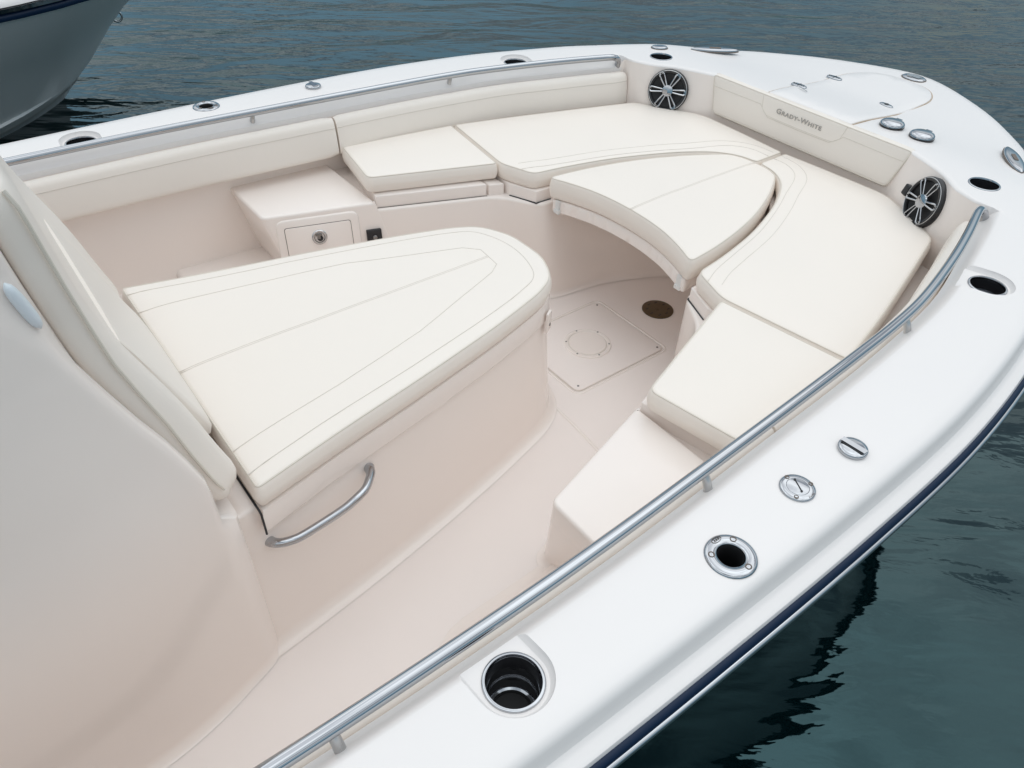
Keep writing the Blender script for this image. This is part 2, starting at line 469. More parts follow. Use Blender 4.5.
for (x, y) in RODS:
    for s in (1, -1): cut.append(cyl_cutter('cutter', [(.0245, .0), (.0245, .3)], (x, s * y, 0), 1.0, 1.0))
deck = link('deck', deck_me, boat)
deck.location = (0, 0, 0)
for c in cut:
    m = deck.modifiers.new('b', 'BOOLEAN'); m.operation = 'DIFFERENCE'; m.solver = 'EXACT'; m.object = c
bpy.context.view_layer.update()
ev = deck.evaluated_get(bpy.context.evaluated_depsgraph_get())
me2 = bpy.data.meshes.new_from_object(ev)
deck.modifiers.clear(); deck.data = me2
for c in cut: bpy.data.objects.remove(c)
me2.materials.clear(); me2.materials.append(M['deck'])
sharpen(me2, 30)

# rub rail
g = G(); sg = G(); rr = []; sr = []
for i in range(len(Of)):
    n = ovn(i); O = Of[i]
    q = lambda d, z: Vector(((O + n * d).x, (O + n * d).y, z + dz(O.x)))
    rr.append([q(.052, .058), q(.053, .094), q(.057, .0945), q(.063, .091), q(.0655, .085), q(.0655, .072), q(.062, .060)])
    sr.append([q(.063, .067), q(.063, .081), q(.0685, .0805), q(.0715, .077), q(.072, .073), q(.069, .068)])
g.loft(rr, True, True, True); sg.loft(sr, True, True, True)
rub = link('rub_rail', g.mesh('rub_rail', M['navy'], 60), boat)
link('steel_strip', sg.mesh('steel_strip', M['steel'], 60), rub)
# hull
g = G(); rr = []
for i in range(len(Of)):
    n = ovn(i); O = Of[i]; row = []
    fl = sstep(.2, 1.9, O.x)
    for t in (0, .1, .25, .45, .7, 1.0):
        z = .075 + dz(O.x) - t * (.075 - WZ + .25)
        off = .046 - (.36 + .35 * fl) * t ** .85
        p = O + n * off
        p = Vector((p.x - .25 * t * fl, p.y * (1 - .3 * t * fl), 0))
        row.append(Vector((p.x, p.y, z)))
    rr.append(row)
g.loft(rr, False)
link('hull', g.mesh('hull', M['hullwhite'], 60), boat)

# cockpit liner: side walls all round the cockpit, flaring out to the sole
g = G(); rr = []
SOLE = -.515
for i in range(len(If_)):
    I, B = If_[i], Bf[i]; s = 1 if I.y >= 0 else -1
    O = Of[i]; t = (O - I).normalized()
    top = .147 if not rampf[i] else .112
    row = [Vector((*(I + t * .004), top)) if rampf[i] else Vector((I.x, I.y, top))]
    row.append(Vector((*I.lerp(B, .35), .09 if rampf[i] else .09)))
    row.append(Vector((*B, -.02))); row.append(Vector((*B, -.10)))
    for q, z in ((-.012, -.26), (-.022, -.33), (-.035, -.362), (-.07, -.378), (-.20, -.415), (-.27, -.44), (-.315, -.47), (-.34, -.497), (-.36, -.510), (-.38, -.5135)):
        k = max(0, 1 - sstep(-.5, .6, B.x)) * (1 - .27 * (1 - sstep(-1.25, -1.0, B.x)))
        row.append(Vector((B.x, B.y + s * q * k, z)))
    rr.append(row)
g.loft(rr, False)
link('cockpit_wall', g.mesh('cockpit_wall', M['liner'], 35), boat)
# tan line painting the shade in the gap between bolster and coaming
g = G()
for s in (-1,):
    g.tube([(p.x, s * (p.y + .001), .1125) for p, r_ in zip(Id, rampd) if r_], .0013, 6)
link('coaming_gap_shade', g.mesh('coaming_gap_shade', M['lip'], 60), boat)

# sole
g = G(); g.add([(-3.2, -.72, SOLE), (.95, -.72, SOLE), (.95, .72, SOLE), (-3.2, .72, SOLE)], [(0, 1, 2, 3)])
sole = link('sole', g.mesh('sole', M['sole']), boat)
g = G()  # fine raised crease lines between sole panels
def ridge(g, pts, w=.006, z=SOLE): g.tube([(x, y, z) for x, y in pts], w, 8, flat=.5)
for s in (1, -1):
    ridge(g, [(-.285, s * .20), (-.292, s * .30), (-.302, s * .40), (-.31, s * .46)])
ridge(g, [(-.285, -.2), (-.27, -.1), (-.265, 0), (-.27, .1), (-.285, .2)])
link('sole_crease', g.mesh('sole_crease', M['liner'], 60), sole)
# floor hatch
def plate(ctrl, rad, z0, z1, r=.002):
    g = G(); W = weights(ctrl, rad, .05); P = apply_w(W, ctrl)
    if area(P) < 0: P.reverse()
    Nn = normals2(P)
    g.loft([[p.to_3d() + Vector((0, 0, z0)) for p in P], [p.to_3d() + Vector((0, 0, z1 - r)) for p in P], [(p - n * r * .3).to_3d() + Vector((0, 0, z1 - r * .3)) for p, n in zip(P, Nn)], [(p - n * r).to_3d() + Vector((0, 0, z1)) for p, n in zip(P, Nn)]])
    fill(g, [p - n * r for p, n in zip(P, Nn)], lambda x, y, d: z1, inner=False)
    return g
hx0, hx1, hy = -.175, .25, .183
fh = link('floor_hatch', plate([(hx0, -hy), (hx1, -hy), (hx1, hy), (hx0, hy)], .03, SOLE - .01, SOLE + .004).mesh('floor_hatch', M['sole'], 50), boat)
g = G(); P = apply_w(weights([(hx0, -hy), (hx1, -hy), (hx1, hy), (hx0, hy)], .03, .05), [(hx0, -hy), (hx1, -hy), (hx1, hy), (hx0, hy)])
g.tube([(p.x + (p.x - .0375) * .012, p.y * 1.012, SOLE + .0005) for p in P], .0014, 6, closed=True)
link('hatch_gap', g.mesh('hatch_gap', M['seam'], 60), fh)
g = G(); g.tube([((p.x - .0375) * 1.05 + .0375, p.y * 1.055, SOLE - .001) for p in P], .006, 8, closed=True, flat=.6)
link('hatch_flange', g.mesh('hatch_flange', M['liner'], 60), fh)
def screws(pts, z, r=.0035, par=None, mat='screw'):
    for p in pts:
        g = G(); g.lathe([(r, -.001), (r, .0008), (r * .6, .0016), (0, .0016)], 12, (p[0], p[1], z)); link('screw', g.mesh('screw', M[mat]), par)
screws([(hx0 + .022, -hy + .022), (hx1 - .018, -hy + .018), (hx1 - .018, hy - .018), (hx0 + .022, hy - .022)], SOLE + .004, .0042, fh)
g = G(); c = (.034, .0, SOLE + .004)
g.lathe([(.088, 0), (.087, .003), (.084, .0045), (.074, .0045), (.0715, .0025), (.070, .0025), (.068, .005), (.05, .0055), (0, .0056)], 48, c)
ap = link('access_plate', g.mesh('access_plate', M['liner'], 25), boat)
g = G(); g.tube([(c[0] + .0708 * math.cos(a / 24 * math.pi), c[1] + .0708 * math.sin(a / 24 * math.pi), c[2] + .0028) for a in range(48)], .0012, 5, closed=True)
link('plate_gap', g.mesh('plate_gap', M['seam']), ap)
screws([(c[0] + .0795 * math.cos(R(a)), c[1] + .0795 * math.sin(R(a))) for a in (20, 80, 140, 200, 260, 320)], SOLE + .0085, .0034, ap)
g = G(); g.lathe([(.062, 0), (.062, .002), (.058, .004), (.03, .0035), (.006, .0035), (.005, .006), (0, .006)], 40, (.412, .008, SOLE + .001))
dr = link('drain_cover', g.mesh('drain_cover', M['bronze'], 30), boat)
for a in range(8):
    g = G(); an = R(a * 45 + 10); g.box((.412 + .042 * math.cos(an), .008 + .042 * math.sin(an), SOLE + .005), (.012, .004, .002)); 
    link('drain_slot', g.mesh('drain_slot', M['black']), dr)

# bow seat base (one U shaped moulding) and storage boxes either side
top_p = [(-.445, .655), (-.02, .497), (.072, .352), (.30, .350), (.60, .25), (.76, .09)]
foot_p = [(-.36, .545), (.03, .400), (.13, .318), (.37, .290), (.61, .19), (.73, .07)]
outer = [(-.445, 1.06), (.0, 1.03), (.5, .93), (.86, .82), (1.08, .46)]
tp = top_p + mir(top_p)[::-1] + mir(outer) + outer[::-1]
fp = foot_p + mir(foot_p)[::-1] + mir(outer) + outer[::-1]
rad = [0, .06, .05, .1, .1, .08]; rads = rad + rad[::-1] + [0] * 10
g = G(); molded(g, tp, fp, rads, -.112, SOLE, r=.011, toe=.022)
seatbase = link('bow_seat_base', g.mesh('bow_seat_base', M['liner'], 45), boat)
for s in (1, -1):
    t = [(-.82, .772), (-.44, .6585), (-.44, 1.07), (-.82, 1.07)]; f = [(-.71, .645), (-.36, .54), (-.36, 1.0), (-.71, 1.0)]
    if s < 0: t = mir(t); f = mir(f)
    g = G(); molded(g, t, f, [.022, .004, 0, 0], -.085, SOLE, r=.010, toe=.022)
    bx = link('storage_box', g.mesh('storage_box', M['liner'], 45), boat)
    if s > 0: portbox = bx
    # footing ledge aft of the box
    t = [(-1.085, .90), (-.74, .87), (-.74, 1.08), (-1.085, 1.08)]; f = [(-1.10, .72), (-.70, .66), (-.70, 1.0), (-1.10, 1.0)]
    if s < 0: t = mir(t); f = mir(f)
    g = G(); molded(g, t, f, [.04, .0, 0, .02], -.335, SOLE, r=.02, toe=.03)
    link('foot_ledge', g.mesh('foot_ledge', M['liner'], 45), boat)
# face frame of the port box (local frame a along, b down, n out)
P0 = Vector((-.81, .7735, -.085)); a_ = Vector((.95494, -.29681, 0)); n_ = Vector((-.28989, -.93270, .21456)); b_ = Vector((-.06368, -.20489, -.97671))
FM = Matrix(((a_.x, -b_.x, n_.x, P0.x), (a_.y, -b_.y, n_.y, P0.y), (a_.z, -b_.z, n_.z, P0.z), (0, 0, 0, 1)))
def fplate(u0, v0, u1, v1, rad, w0, w1, r=.003): return plate([(u0, -v1), (u1, -v1), (u1, -v0), (u0, -v0)], rad, w0, w1, r)
door = link('storage_door', fplate(.030, .018, .318, .26, .03, -.01, .006, .006).xf(FM).mesh('storage_door', M['liner'], 50), portbox)
# deeper children count as this part
link('door_gap', fplate(.0565, .0455, .2885, .24, .010, .0, .0072, .0004).xf(FM).mesh('door_gap', M['gasket'], 50), door)
link('door_panel', fplate(.0585, .0475, .2865, .238, .009, .0, .0082, .001).xf(FM).mesh('door_panel', M['liner'], 50), door)
g = G(); g.lathe([(.0265, 0), (.0265, .003), (.024, .0055), (.019, .0055), (.017, .0025), (0, .002)], 32, (.172, -.092, .0082)); g.xf(FM)
link('latch', g.mesh('latch', M['brushed'], 30), door)
g = G(); g.lathe([(.0100, 0), (.0100, .001), (0, .0012)], 24, (.174, -.096, .0112)); g.xf(FM)
link('latch_core', g.mesh('latch_core', M['black'], 30), door)
g = G(); g.box((.170, -.088, .0142), (.009, .017, .005)); g.box((.170, -.083, .0138), (.022, .006, .004)); g.xf(FM); link('latch_paddle', g.mesh('latch_paddle', M['screw'], 30), door)
sk = link('power_socket', fplate(.338, .094, .392, .146, .004, -.01, .010, .002).xf(FM).mesh('power_socket', M['black'], 50), boat)
g = G(); g.lathe([(.008, 0), (.008, .004), (.005, .006), (0, .006)], 16, (.366, -.122, .010)); g.xf(FM); link('socket_plug', g.mesh('socket_plug', M['screw'], 30), sk)

# hinged lids under the seat cushions, with the dark gap below each
lid_aft = [(-.437, .667), (-.052, .524), (-.052, .97), (-.375, .965)]
lid_fill = [(-.044, .521), (.010, .500), (.010, .97), (-.044, .98)]
lid_bow = [(.020, .482), (.064, .378), (.13, .375), (.36, .335), (.60, .25), (.80, .10), (.95, .10), (.85, .62), (.60, .75), (.020, .93)]
for s in (1, -1):
    for c_, nm in ((lid_aft, 'seat_lid'), (lid_fill, 'lid_spacer'), (lid_bow, 'seat_lid')):
        cc = c_ if s > 0 else mir(c_)
        l_ = link(nm, plate(cc, .004, -.1125, -.066 if nm == 'seat_lid' else -.070, .004).mesh(nm, M['liner'], 50), seatbase)
    g = G(); g.tube([(x, s * (y - .003), -.1115) for x, y in lid_bow[:3]], .0028, 6); link('lid_gasket', g.mesh('lid_gasket', M['black']), seatbase)
    g = G(); g.tube([(x, s * (y - .002), -.1115) for x, y in lid_aft[:2]], .0016, 6); link('lid_gasket', g.mesh('lid_gasket', M['gasket']), seatbase)

# console: big moulded body, left of the picture
def interp(tab, z):
    if z <= tab[0][0]: return tab[0][1]
    for (a, b), (c, d) in zip(tab, tab[1:]):
        if z <= c: return b + (d - b) * (z - a) / (c - a)
    return tab[-1][1]
WING = [(-.515, -1.425), (.03, -1.438), (.12, -1.441), (.178, -1.459), (.236, -1.478), (.301, -1.507), (.395, -1.543), (.463, -1.568), (.515, -1.589), (.6, -1.636), (.68, -1.70), (.76, -1.80)]
BACK = [(-.515, -1.396), (-.02, -1.404), (.0, -1.443), (.09, -1.478), (.265, -1.520), (.425, -1.564), (.587, -1.588), (.69, -1.600), (.76, -1.614)]
rings = []; zs = [SOLE + .0015, SOLE + .003, SOLE + .008, SOLE + .016, SOLE + .023, SOLE + .031, -.4, -.25, -.1, -.02, 0, .03, .06, .085, .13, .19, .25, .32, .395, .46, .515, .56, .6, .64, .69, .74]
for z in zs:
    xw, xb = interp(WING, z), interp(BACK, z)
    k = z - SOLE; toe = .03 * (1 - math.sin(math.acos(max(0, 1 - k / .03)))) if k < .03 else 0
    ys = .500
    ctrl = [(-2.7, 0), (xb, 0), (xb, .462 if xw > xb else .458), (max(xw, xb - .002), .468), (xw - .004 + toe * .5, ys + toe * .3), (xw - .20, ys + .068 + toe), (xw - .42, ys + .092 + toe), (-2.7, ys + .10 + toe)]
    W = weights(ctrl, [0, 0, .004, .010, .022, .12, .1, 0], step=.12) if z == zs[0] else W
    p = apply_w(W, ctrl)
    rings.append([Vector((q.x, -q.y, z)) for q in p])
half = rings
n0 = len(half[0])
full_r = []
for r_ in half:
    a = r_[1:]  # drop (-2.7,0)
    a = [q for q in r_ if True]
    port = [Vector((q.x, -q.y, q.z)) for q in reversed(r_[2:])]
    full_r.append(r_[1:] + port)
g = G(); g.loft(full_r, True, False, True)
console = link('console', g.mesh('console', M['liner'], 50), boat)
# dark gap behind the backrest cushion
# small pale snap on the console front, navy light at the console edge
HM = Matrix.Translation((-1.604, -.478, .590)) @ Matrix.Rotation(R(-70), 4, 'Y')
g = G(); pts = []
for i in range(13):
    t = -1 + i / 6
    pts.append((t * .043, 0, 0))
g.tube(pts, [.0095 * math.sqrt(max(.02, 1 - abs(-1 + i / 6) ** 3.2)) for i in range(13)], 14)
HM2 = Matrix.Translation((-1.600, -.484, .587)) @ Vector((-.22, .0, 1)).to_track_quat('X', 'Z').to_matrix().to_4x4()
g.xf(HM2); gh = link('cushion_clip', g.mesh('cushion_clip', M['plastic'], 60), console)

# console seat: moulded base, lid and lock straps
nose = [(-1.43, .450), (-1.13, .388), (-.86, .333), (-.60, .270), (-.40, .210), (-.325, .165), (-.282, .065), (-.282, 0)]
nfoot = [(-1.43, .472), (-1.13, .425), (-.86, .370), (-.60, .306), (-.39, .243), (-.30, .188), (-.252, .075), (-.252, 0)]
rad = [0, .1, .1, .08, .05, .05, .04, .03]
g = G(); tp = [(x, -y) for x, y in nose]; full_t = tp + [(x, -y) for x, y in reversed(tp[:-1])]
ft = [(x, -y) for x, y in nfoot]; full_f = ft + [(x, -y) for x, y in reversed(ft[:-1])]
molded(g, full_t, full_f, rad + rad[:-1][::-1], -.055, SOLE, r=.01, toe=.032)
csb = link('console_seat_base', g.mesh('console_seat_base', M['liner'], 45), boat)
lid = [(-1.355, .458), (-1.13, .400), (-.86, .345), (-.60, .283), (-.40, .222), (-.32, .175), (-.275, .07), (-.275, 0)]
full_l = [(x, -y) for x, y in lid] + [(x, y) for x, y in reversed(lid[:-1])]
g = G(); W = weights(full_l, rad + rad[:-1][::-1], .03); P = apply_w(W, full_l)
if area(P) < 0: P.reverse()
Nn = normals2(P); rg = []
for d, z in ((-.02, -.122), (-.004, -.122), (.001, -.119), (.0025, -.113), (.001, -.09), (0, -.07), (-.004, -.058), (-.02, -.0555)): rg.append([(p + n * d).to_3d() + Vector((0, 0, z)) for p, n in zip(P, Nn)])
g.loft(rg); fill(g, [p - n * .02 for p, n in zip(P, Nn)], lambda x, y, d: -.0555, inner=False)
lidO = link('seat_lid', g.mesh('seat_lid', M['liner'], 45), csb)
for s in (-1, 1):
    g = G(); g.tube([(-1.3585, s * .30, -.052), (-1.3585, s * .452, -.052), (-1.3575, s * .4575, -.060), (-1.3575, s * .4595, -.09), (-1.3575, s * .461, -.122)], .0026, 8)
    link('lid_gap', g.mesh('lid_gap', M['black'], 60), csb)
# moulded scoop and lock at the nose
g = G(); rgs = []
for k in range(9):
    a = math.pi * k / 8; rgs.append([Vector((-.278 + .032 * math.sin(a) * q, -.035 + .065 * math.cos(a) * q, z)) for q, z in ((.9, -.06), (1, -.07), (1.02, -.10), (.9, -.118), (.5, -.125))])
g.loft(rgs, False); link('lift_scoop', g.mesh('lift_scoop', M['deck'], 60), lidO)
def quadplate(o, ux, uy, wx, wy, th, r=.006):
    nn = ux.cross(uy).normalized(); m = Matrix(((ux.x, uy.x, nn.x, o.x), (ux.y, uy.y, nn.y, o.y), (ux.z, uy.z, nn.z, o.z), (0, 0, 0, 1)))
    return plate([(-wx, -wy), (wx, -wy), (wx, wy), (-wx, wy)], r, 0, th, .0015).xf(m), m
ux = Vector((.86, .5, 0)).normalized(); uy = Vector((0, 0, 1)); o_ = Vector((-.362, -.204, -.118))
g, m_ = quadplate(o_ + Vector((.0, -.004, 0)), ux, uy, .016, .034, .007); lk = link('lock_tab', g.mesh('lock_tab', M['liner'], 50), csb)
g = G(); g.lathe([(.005, .007), (.005, .009), (0, .0095)], 14, (0.002, -.012, 0)); g.xf(m_); link('lock_stud', g.mesh('lock_stud', M['screw']), lk)

# steel grab handle on the console seat side
A = [(-1.352, -.430, -.176), (-1.349, -.446, -.172), (-1.336, -.462, -.168), (-1.312, -.471, -.167), (-1.28, -.472, -.168), (-1.187, -.464, -.163), (-1.144, -.458, -.155), (-1.112, -.446, -.153), (-1.092, -.428, -.153), (-1.076, -.408, -.155), (-1.068, -.385, -.158)]
g = G(); pts = cr_spline(A, .008); k = len(pts)
g.tube(pts, [.0105 + .0035 * max(0, 1 - min(i, k - 1 - i) / 4) for i in range(k)], 20)
link('grab_handle', g.mesh('grab_handle', M['steel'], 60), boat)

# long steel hand rails on short posts
railp = [(-2.7, 1.045), (-2.1, 1.058), (-1.568, 1.068), (-1.2, 1.065), (-.95, 1.056), (-.64, 1.038), (-.39, 1.022), (-.132, 1.004), (.055, .988), (.22, .965), (.45, .912), (.627, .862), (.775, .813)]
for s in (-1, 1):
    pts = [(x, s * y, .165) for x, y in railp]
    pts = cr_spline(pts, .03) + [Vector((.805, s * .805, .1635)), Vector((.826, s * .803, .157)), Vector((.840, s * .806, .147)), Vector((.848, s * .812, .132)), Vector((.850, s * .816, .112))]
    g = G(); g.tube(pts, .0128, 22)
    hr = link('hand_rail', g.mesh('hand_rail', M['steel'], 60), boat)
    for (x, y) in ((-2.3, 1.05), (-1.483, 1.069), (-.688, 1.046), (.105, .987)):
        g = G(); yb = y + .016
        g.tube([(x, s * y, .158), (x + .001, s * (y + .008), .146), (x + .002, s * yb, .126), (x + .002, s * yb, .118)], [.0085, .0088, .0092, .011], 14)
        link('rail_post', g.mesh('rail_post', M['brushed'], 60), hr)

# cup holders
def cup():
    g = G(); g.lathe([(.0425, -.006), (.0428, -.001), (.0437, .0012), (.0475, .0014), (.0488, 0), (.0492, -.003), (.048, -.004)], 56)
    ring = g.mesh('cup_holder', M['steel'], 60)
    g = G(); g.lathe([(.0418, -.034), (.0415, -.055), (.0395, -.058), (.0385, -.060), (.0375, -.088), (.034, -.090)], 56)
    inner = g.mesh('steel_cup', M['steel'], 40)
    g = G(); g.lathe([(.0372, -.094), (.034, -.091), (.031, -.0905), (.030, -.0925), (.006, -.0925), (.005, -.0905), (.0035, -.0905), (.003, -.093), (0, -.093)], 40)
    g2 = G(); g2.lathe([(.0428, -.004), (.0422, -.01), (.0418, -.034)], 56)  # upper cup wall coloured black for the dark reflection in its steel
    return ring, inner, g.mesh('rubber_mat', M['rubber'], 40), g2.mesh('cup_dark_reflection', M['black'], 60)
cm = cup()
for (x, y, pod) in CUPS:
    for s in (-1, 1):
        z = .1565 if pod else .1435
        ch = link('cup_holder', cm[0], boat, loc=(x, s * y, z)); link('steel_cup', cm[1], ch); link('rubber_mat', cm[2], ch); link('cup_dark_reflection', cm[3], ch)
# rod holders
g = G(); g.lathe([(.0235, -.03), (.0235, -.004), (.0242, .001), (.026, .0035), (.034, .0045), (.042, .0038), (.0455, .0015), (.0465, -.001)], 48)
rod_me = g.mesh('rod_holder', M['steel'], 60)
g = G(); g.lathe([(.0234, .0005), (.0225, -.002), (.0215, -.008), (.021, -.12), (0, -.12)], 32); tube_me = g.mesh('holder_tube', M['rubber'], 60)
g = G(); g.lathe([(.0062, .0035), (.0060, .0052), (.0044, .0050), (.0040, .0042), (0, .0040)], 18); scr_me = g.mesh('screw', M['gasket'], 40)
g = G(); g.tube([(.0105 * math.cos(a * math.pi / 10), .0055 * math.sin(a * math.pi / 10), 0) for a in range(20)], .0006, 5, closed=True)
for dx in (-.0055, -.001, .0035): g.tube([(dx, -.0024, 0), (dx + .0012, .0024, 0), (dx + .0028, -.0024, 0)], .0006, 4)
emb_me = g.mesh('oval_emblem', M['gasket'])
for (x, y) in RODS:
    for s in (-1, 1):
        rh = link('rod_holder', rod_me, boat, loc=(x, s * y, .1565)); rh.scale = (1.0, 1.0, 1); link('holder_tube', tube_me, rh)
        for an in (144, -83, 35):
            link('screw', scr_me, rh, loc=(.0345 * math.cos(R(an)), -s * .0345 * math.sin(R(an)), .0))
        link('oval_emblem', emb_me, rh, mw=Matrix.Translation((.003, -s * .0365, .0048)))
# filler cap with slot key
def text_mesh(s, size, mat, ext=.0003):
    cu_ = bpy.data.curves.new('t', 'FONT'); cu_.body = s; cu_.size = size; cu_.align_x = 'CENTER'; cu_.extrude = ext
    o = bpy.data.objects.new('t', cu_); COL.objects.link(o); bpy.context.view_layer.update()
    me = bpy.data.meshes.new_from_object(o.evaluated_get(bpy.context.evaluated_depsgraph_get()))
    bpy.data.objects.remove(o); me.materials.clear(); me.materials.append(M[mat]); return me
g = G(); g.lathe([(.034, -.001), (.034, .002), (.032, .0042), (.026, .0052), (.0218, .0053), (.0212, .0042), (.0206, .0053), (.012, .0062), (0, .0064)], 48)
fc = link('filler_cap', g.mesh('filler_cap', M['steel'], 45), boat, loc=(-.569, -1.171, .156))
g = G(); d_ = Vector((-.6, -.8, 0)).normalized(); a, b = Vector((.009, .014, .0064)), Vector((-.005, -.012, .0066))
g.tube([a, b], .0012, 6); g.lathe([(.0024, 0), (.0024, .0012), (0, .0012)], 12, (a.x, a.y, .0058)); g.lathe([(.0024, 0), (.0024, .0012), (0, .0012)], 12, (b.x, b.y, .0058))
link('key_slot', g.mesh('key_slot', M['black']), fc)
for an in (84, -22, -149): link('screw', scr_me, fc, loc=(.0275 * math.cos(R(an)), .0275 * math.sin(R(an)), .0008)).scale = (.75, .75, 1)
link('filler_lettering', text_mesh('FUEL', .0085, 'gasket'), fc, mw=Matrix.Translation((.004, -.0305, .0046)) @ Matrix.Rotation(R(5), 4, 'Z'))
# pop-up ring caps, one each side
for s in (-1, 1):
    g = G(); g.lathe([(.0285, -.001), (.0295, .0015), (.0292, .0065), (.0275, .0085), (.02, .0098), (0, .0105)], 48)
    pc = link('pull_up_cap', g.mesh('pull_up_cap', M['steel'], 45), boat, loc=(-.393, s * 1.172, .156))
    g = G(); g.box((0, 0, .0115), (.052, .013, .004)); g.xf(Matrix.Rotation(R(-94 * s), 4, 'Z')); link('cap_bar', g.mesh('cap_bar', M['steel'], 30), pc)
    g = G(); g.box((0, .0080, .0095), (.046, .0028, .004)); g.xf(Matrix.Rotation(R(-94 * s), 4, 'Z')); link('bar_gap', g.mesh('bar_gap', M['black'], 30), pc)

# deck cleats: pointed oval plates
def oval_plate(nm, L_, W_, loc, rot, h=.006, par=boat, mat='steel', pw=1.4):
    g = G(); pr2 = []
    for k in range(40):
        a = 2 * math.pi * k / 40; cx, sx = math.cos(a), math.sin(a)
        pr2.append((math.copysign(abs(cx) ** .9, cx) * L_ / 2, math.copysign(abs(sx) ** pw, sx) * W_ / 2))
    g2 = G(); g2.loft([[(x + math.copysign(.0022, x), y + math.copysign(.0022, y), z) for x, y in pr2] for z in (-.004, .0008)], True, False, True)
    g.loft([[(x * q, y * q, z) for x, y in pr2] for q, z in ((1, -.002), (1, h * .4), (.93, h * .8), (.75, h), (.4, h * 1.1))], True, False, True)
    o = link(nm, g.mesh(nm, M[mat], 50), par, mw=Matrix.Translation(loc) @ Matrix.Rotation(rot, 4, 'Z'))
    if par is boat: link('gasket', g2.mesh('gasket', M['gasket'], 50), o)
    return o
for s in (-1, 1):
    cl_ = oval_plate('pull_up_cleat', .21, .05, (1.305, s * .672, .1465), s * R(-39), .009)
    g = G(); g.box((0, 0, .010), (.05, .012, .003)); g.box((0, .006, .010), (.035, .003, .0035)); link('cleat_recess', g.mesh('cleat_recess', M['gasket'], 30), cl_)
oval_plate('deck_vent', .07, .05, (1.09, .806, .157), R(-35), .007, pw=1)
bp_ = oval_plate('anchor_plate', .10, .075, (1.815, 0, .130), R(90), .006, pw=1)
g = G(); g.box((0, 0, .008), (.055, .03, .002)); g.box((.012, .012, .008), (.02, .02, .003)); link('anchor_slot', g.mesh('anchor_slot', M['brushed'], 30), bp_)
# two chrome dome caps with a small flip tab
for (x, y) in ((1.195, -.272), (1.192, -.392)):
    g = G(); g.lathe([(.043, -.001), (.044, .003), (.0435, .007)], 40); g.cm = 1
    g.lathe([(.0435, .007), (.0425, .012), (.038, .017), (.027, .021), (0, .023)], 40)
    dm = link('dome_cap', g.mesh('dome_cap', None, 40, mats=[M['black'], M['steel']]), boat, loc=(x, y, .152))
    g = G(); g.box((.036, -.0, .0125), (.018, .022, .009)); link('flip_tab', g.mesh('flip_tab', M['steel'], 30), dm)

# foredeck hatch
hc = [(1.062, .190), (1.30, .198), (1.50, .198), (1.64, .19), (1.745, .12), (1.765, .0), (1.745, -.12), (1.64, -.19), (1.50, -.198), (1.30, -.198), (1.062, -.190)]
def hatch_z(x): return .1555 + dz(x)
def hatch_mesh(off, zo, r=.003):
    W = weights(hc, [.01, .1, .1, .09, .07, .05, .07, .09, .1, .1, .01], .03); P = apply_w(W, hc)
    if area(P) < 0: P.reverse()
    Nn = normals2(P); g = G()
    f = lambda d, z: [Vector(((p + n * d).x, (p + n * d).y, hatch_z((p + n * d).x) + z)) for p, n in zip(P, Nn)]
    g.loft([f(off, -.004), f(off, zo - r), f(off - r * .35, zo - r * .3), f(off - r, zo)])
    fill(g, [p + n * (off - r) for p, n in zip(P, Nn)], lambda x, y, d: hatch_z(x) + zo, .05)
    return g
fht = link('foredeck_hatch', hatch_mesh(-.003, .0045).mesh('foredeck_hatch', M['deck'], 40), boat)
g = G(); W_ = weights(hc, [0, .1, .1, .09, .07, .05, .07, .09, .1, .1, 0], .03, closed=False); q_ = apply_w(W_, hc)
g.tube([(p.x, p.y, hatch_z(p.x) + .0002) for p in q_], .0022, 6)
link('hatch_gasket', g.mesh('hatch_gasket', M['lip'], 40), fht)
for (x, y) in ((1.255, .190), (1.503, .190)):
    h_ = oval_plate('hatch_hinge', .07, .036, (x, y - .008, hatch_z(x) + .004), R(90), .006, fht, pw=.8)
    g = G(); g.tube([(x - .012, y - .008, hatch_z(x) + .0105), (x + .012, y - .008, hatch_z(x) + .0105)], .0022, 6)
    for q in (-.026, -.016, .010, .020): g.lathe([(.0032, 0), (.0032, .001), (0, .0012)], 10, (x, y - .003 + q, hatch_z(x) + .0105))
    link('hinge_pin', g.mesh('hinge_pin', M['black']), fht)
g = G(); g.tube([(1.226, .162, .158), (1.205, .11, .158)], .003, 6, flat=.5); link('hatch_stay', g.mesh('hatch_stay', M['brushed']), fht)
lt = oval_plate('hatch_latch', .062, .03, (1.412, -.12, hatch_z(1.41) + .004), R(80), .005, fht, pw=.9)
g = G(); g.lathe([(.009, .008), (.009, .0095), (0, .0098)], 16, (1.412, -.12, hatch_z(1.41) + .001)); link('latch_button', g.mesh('latch_button', M['black']), fht)

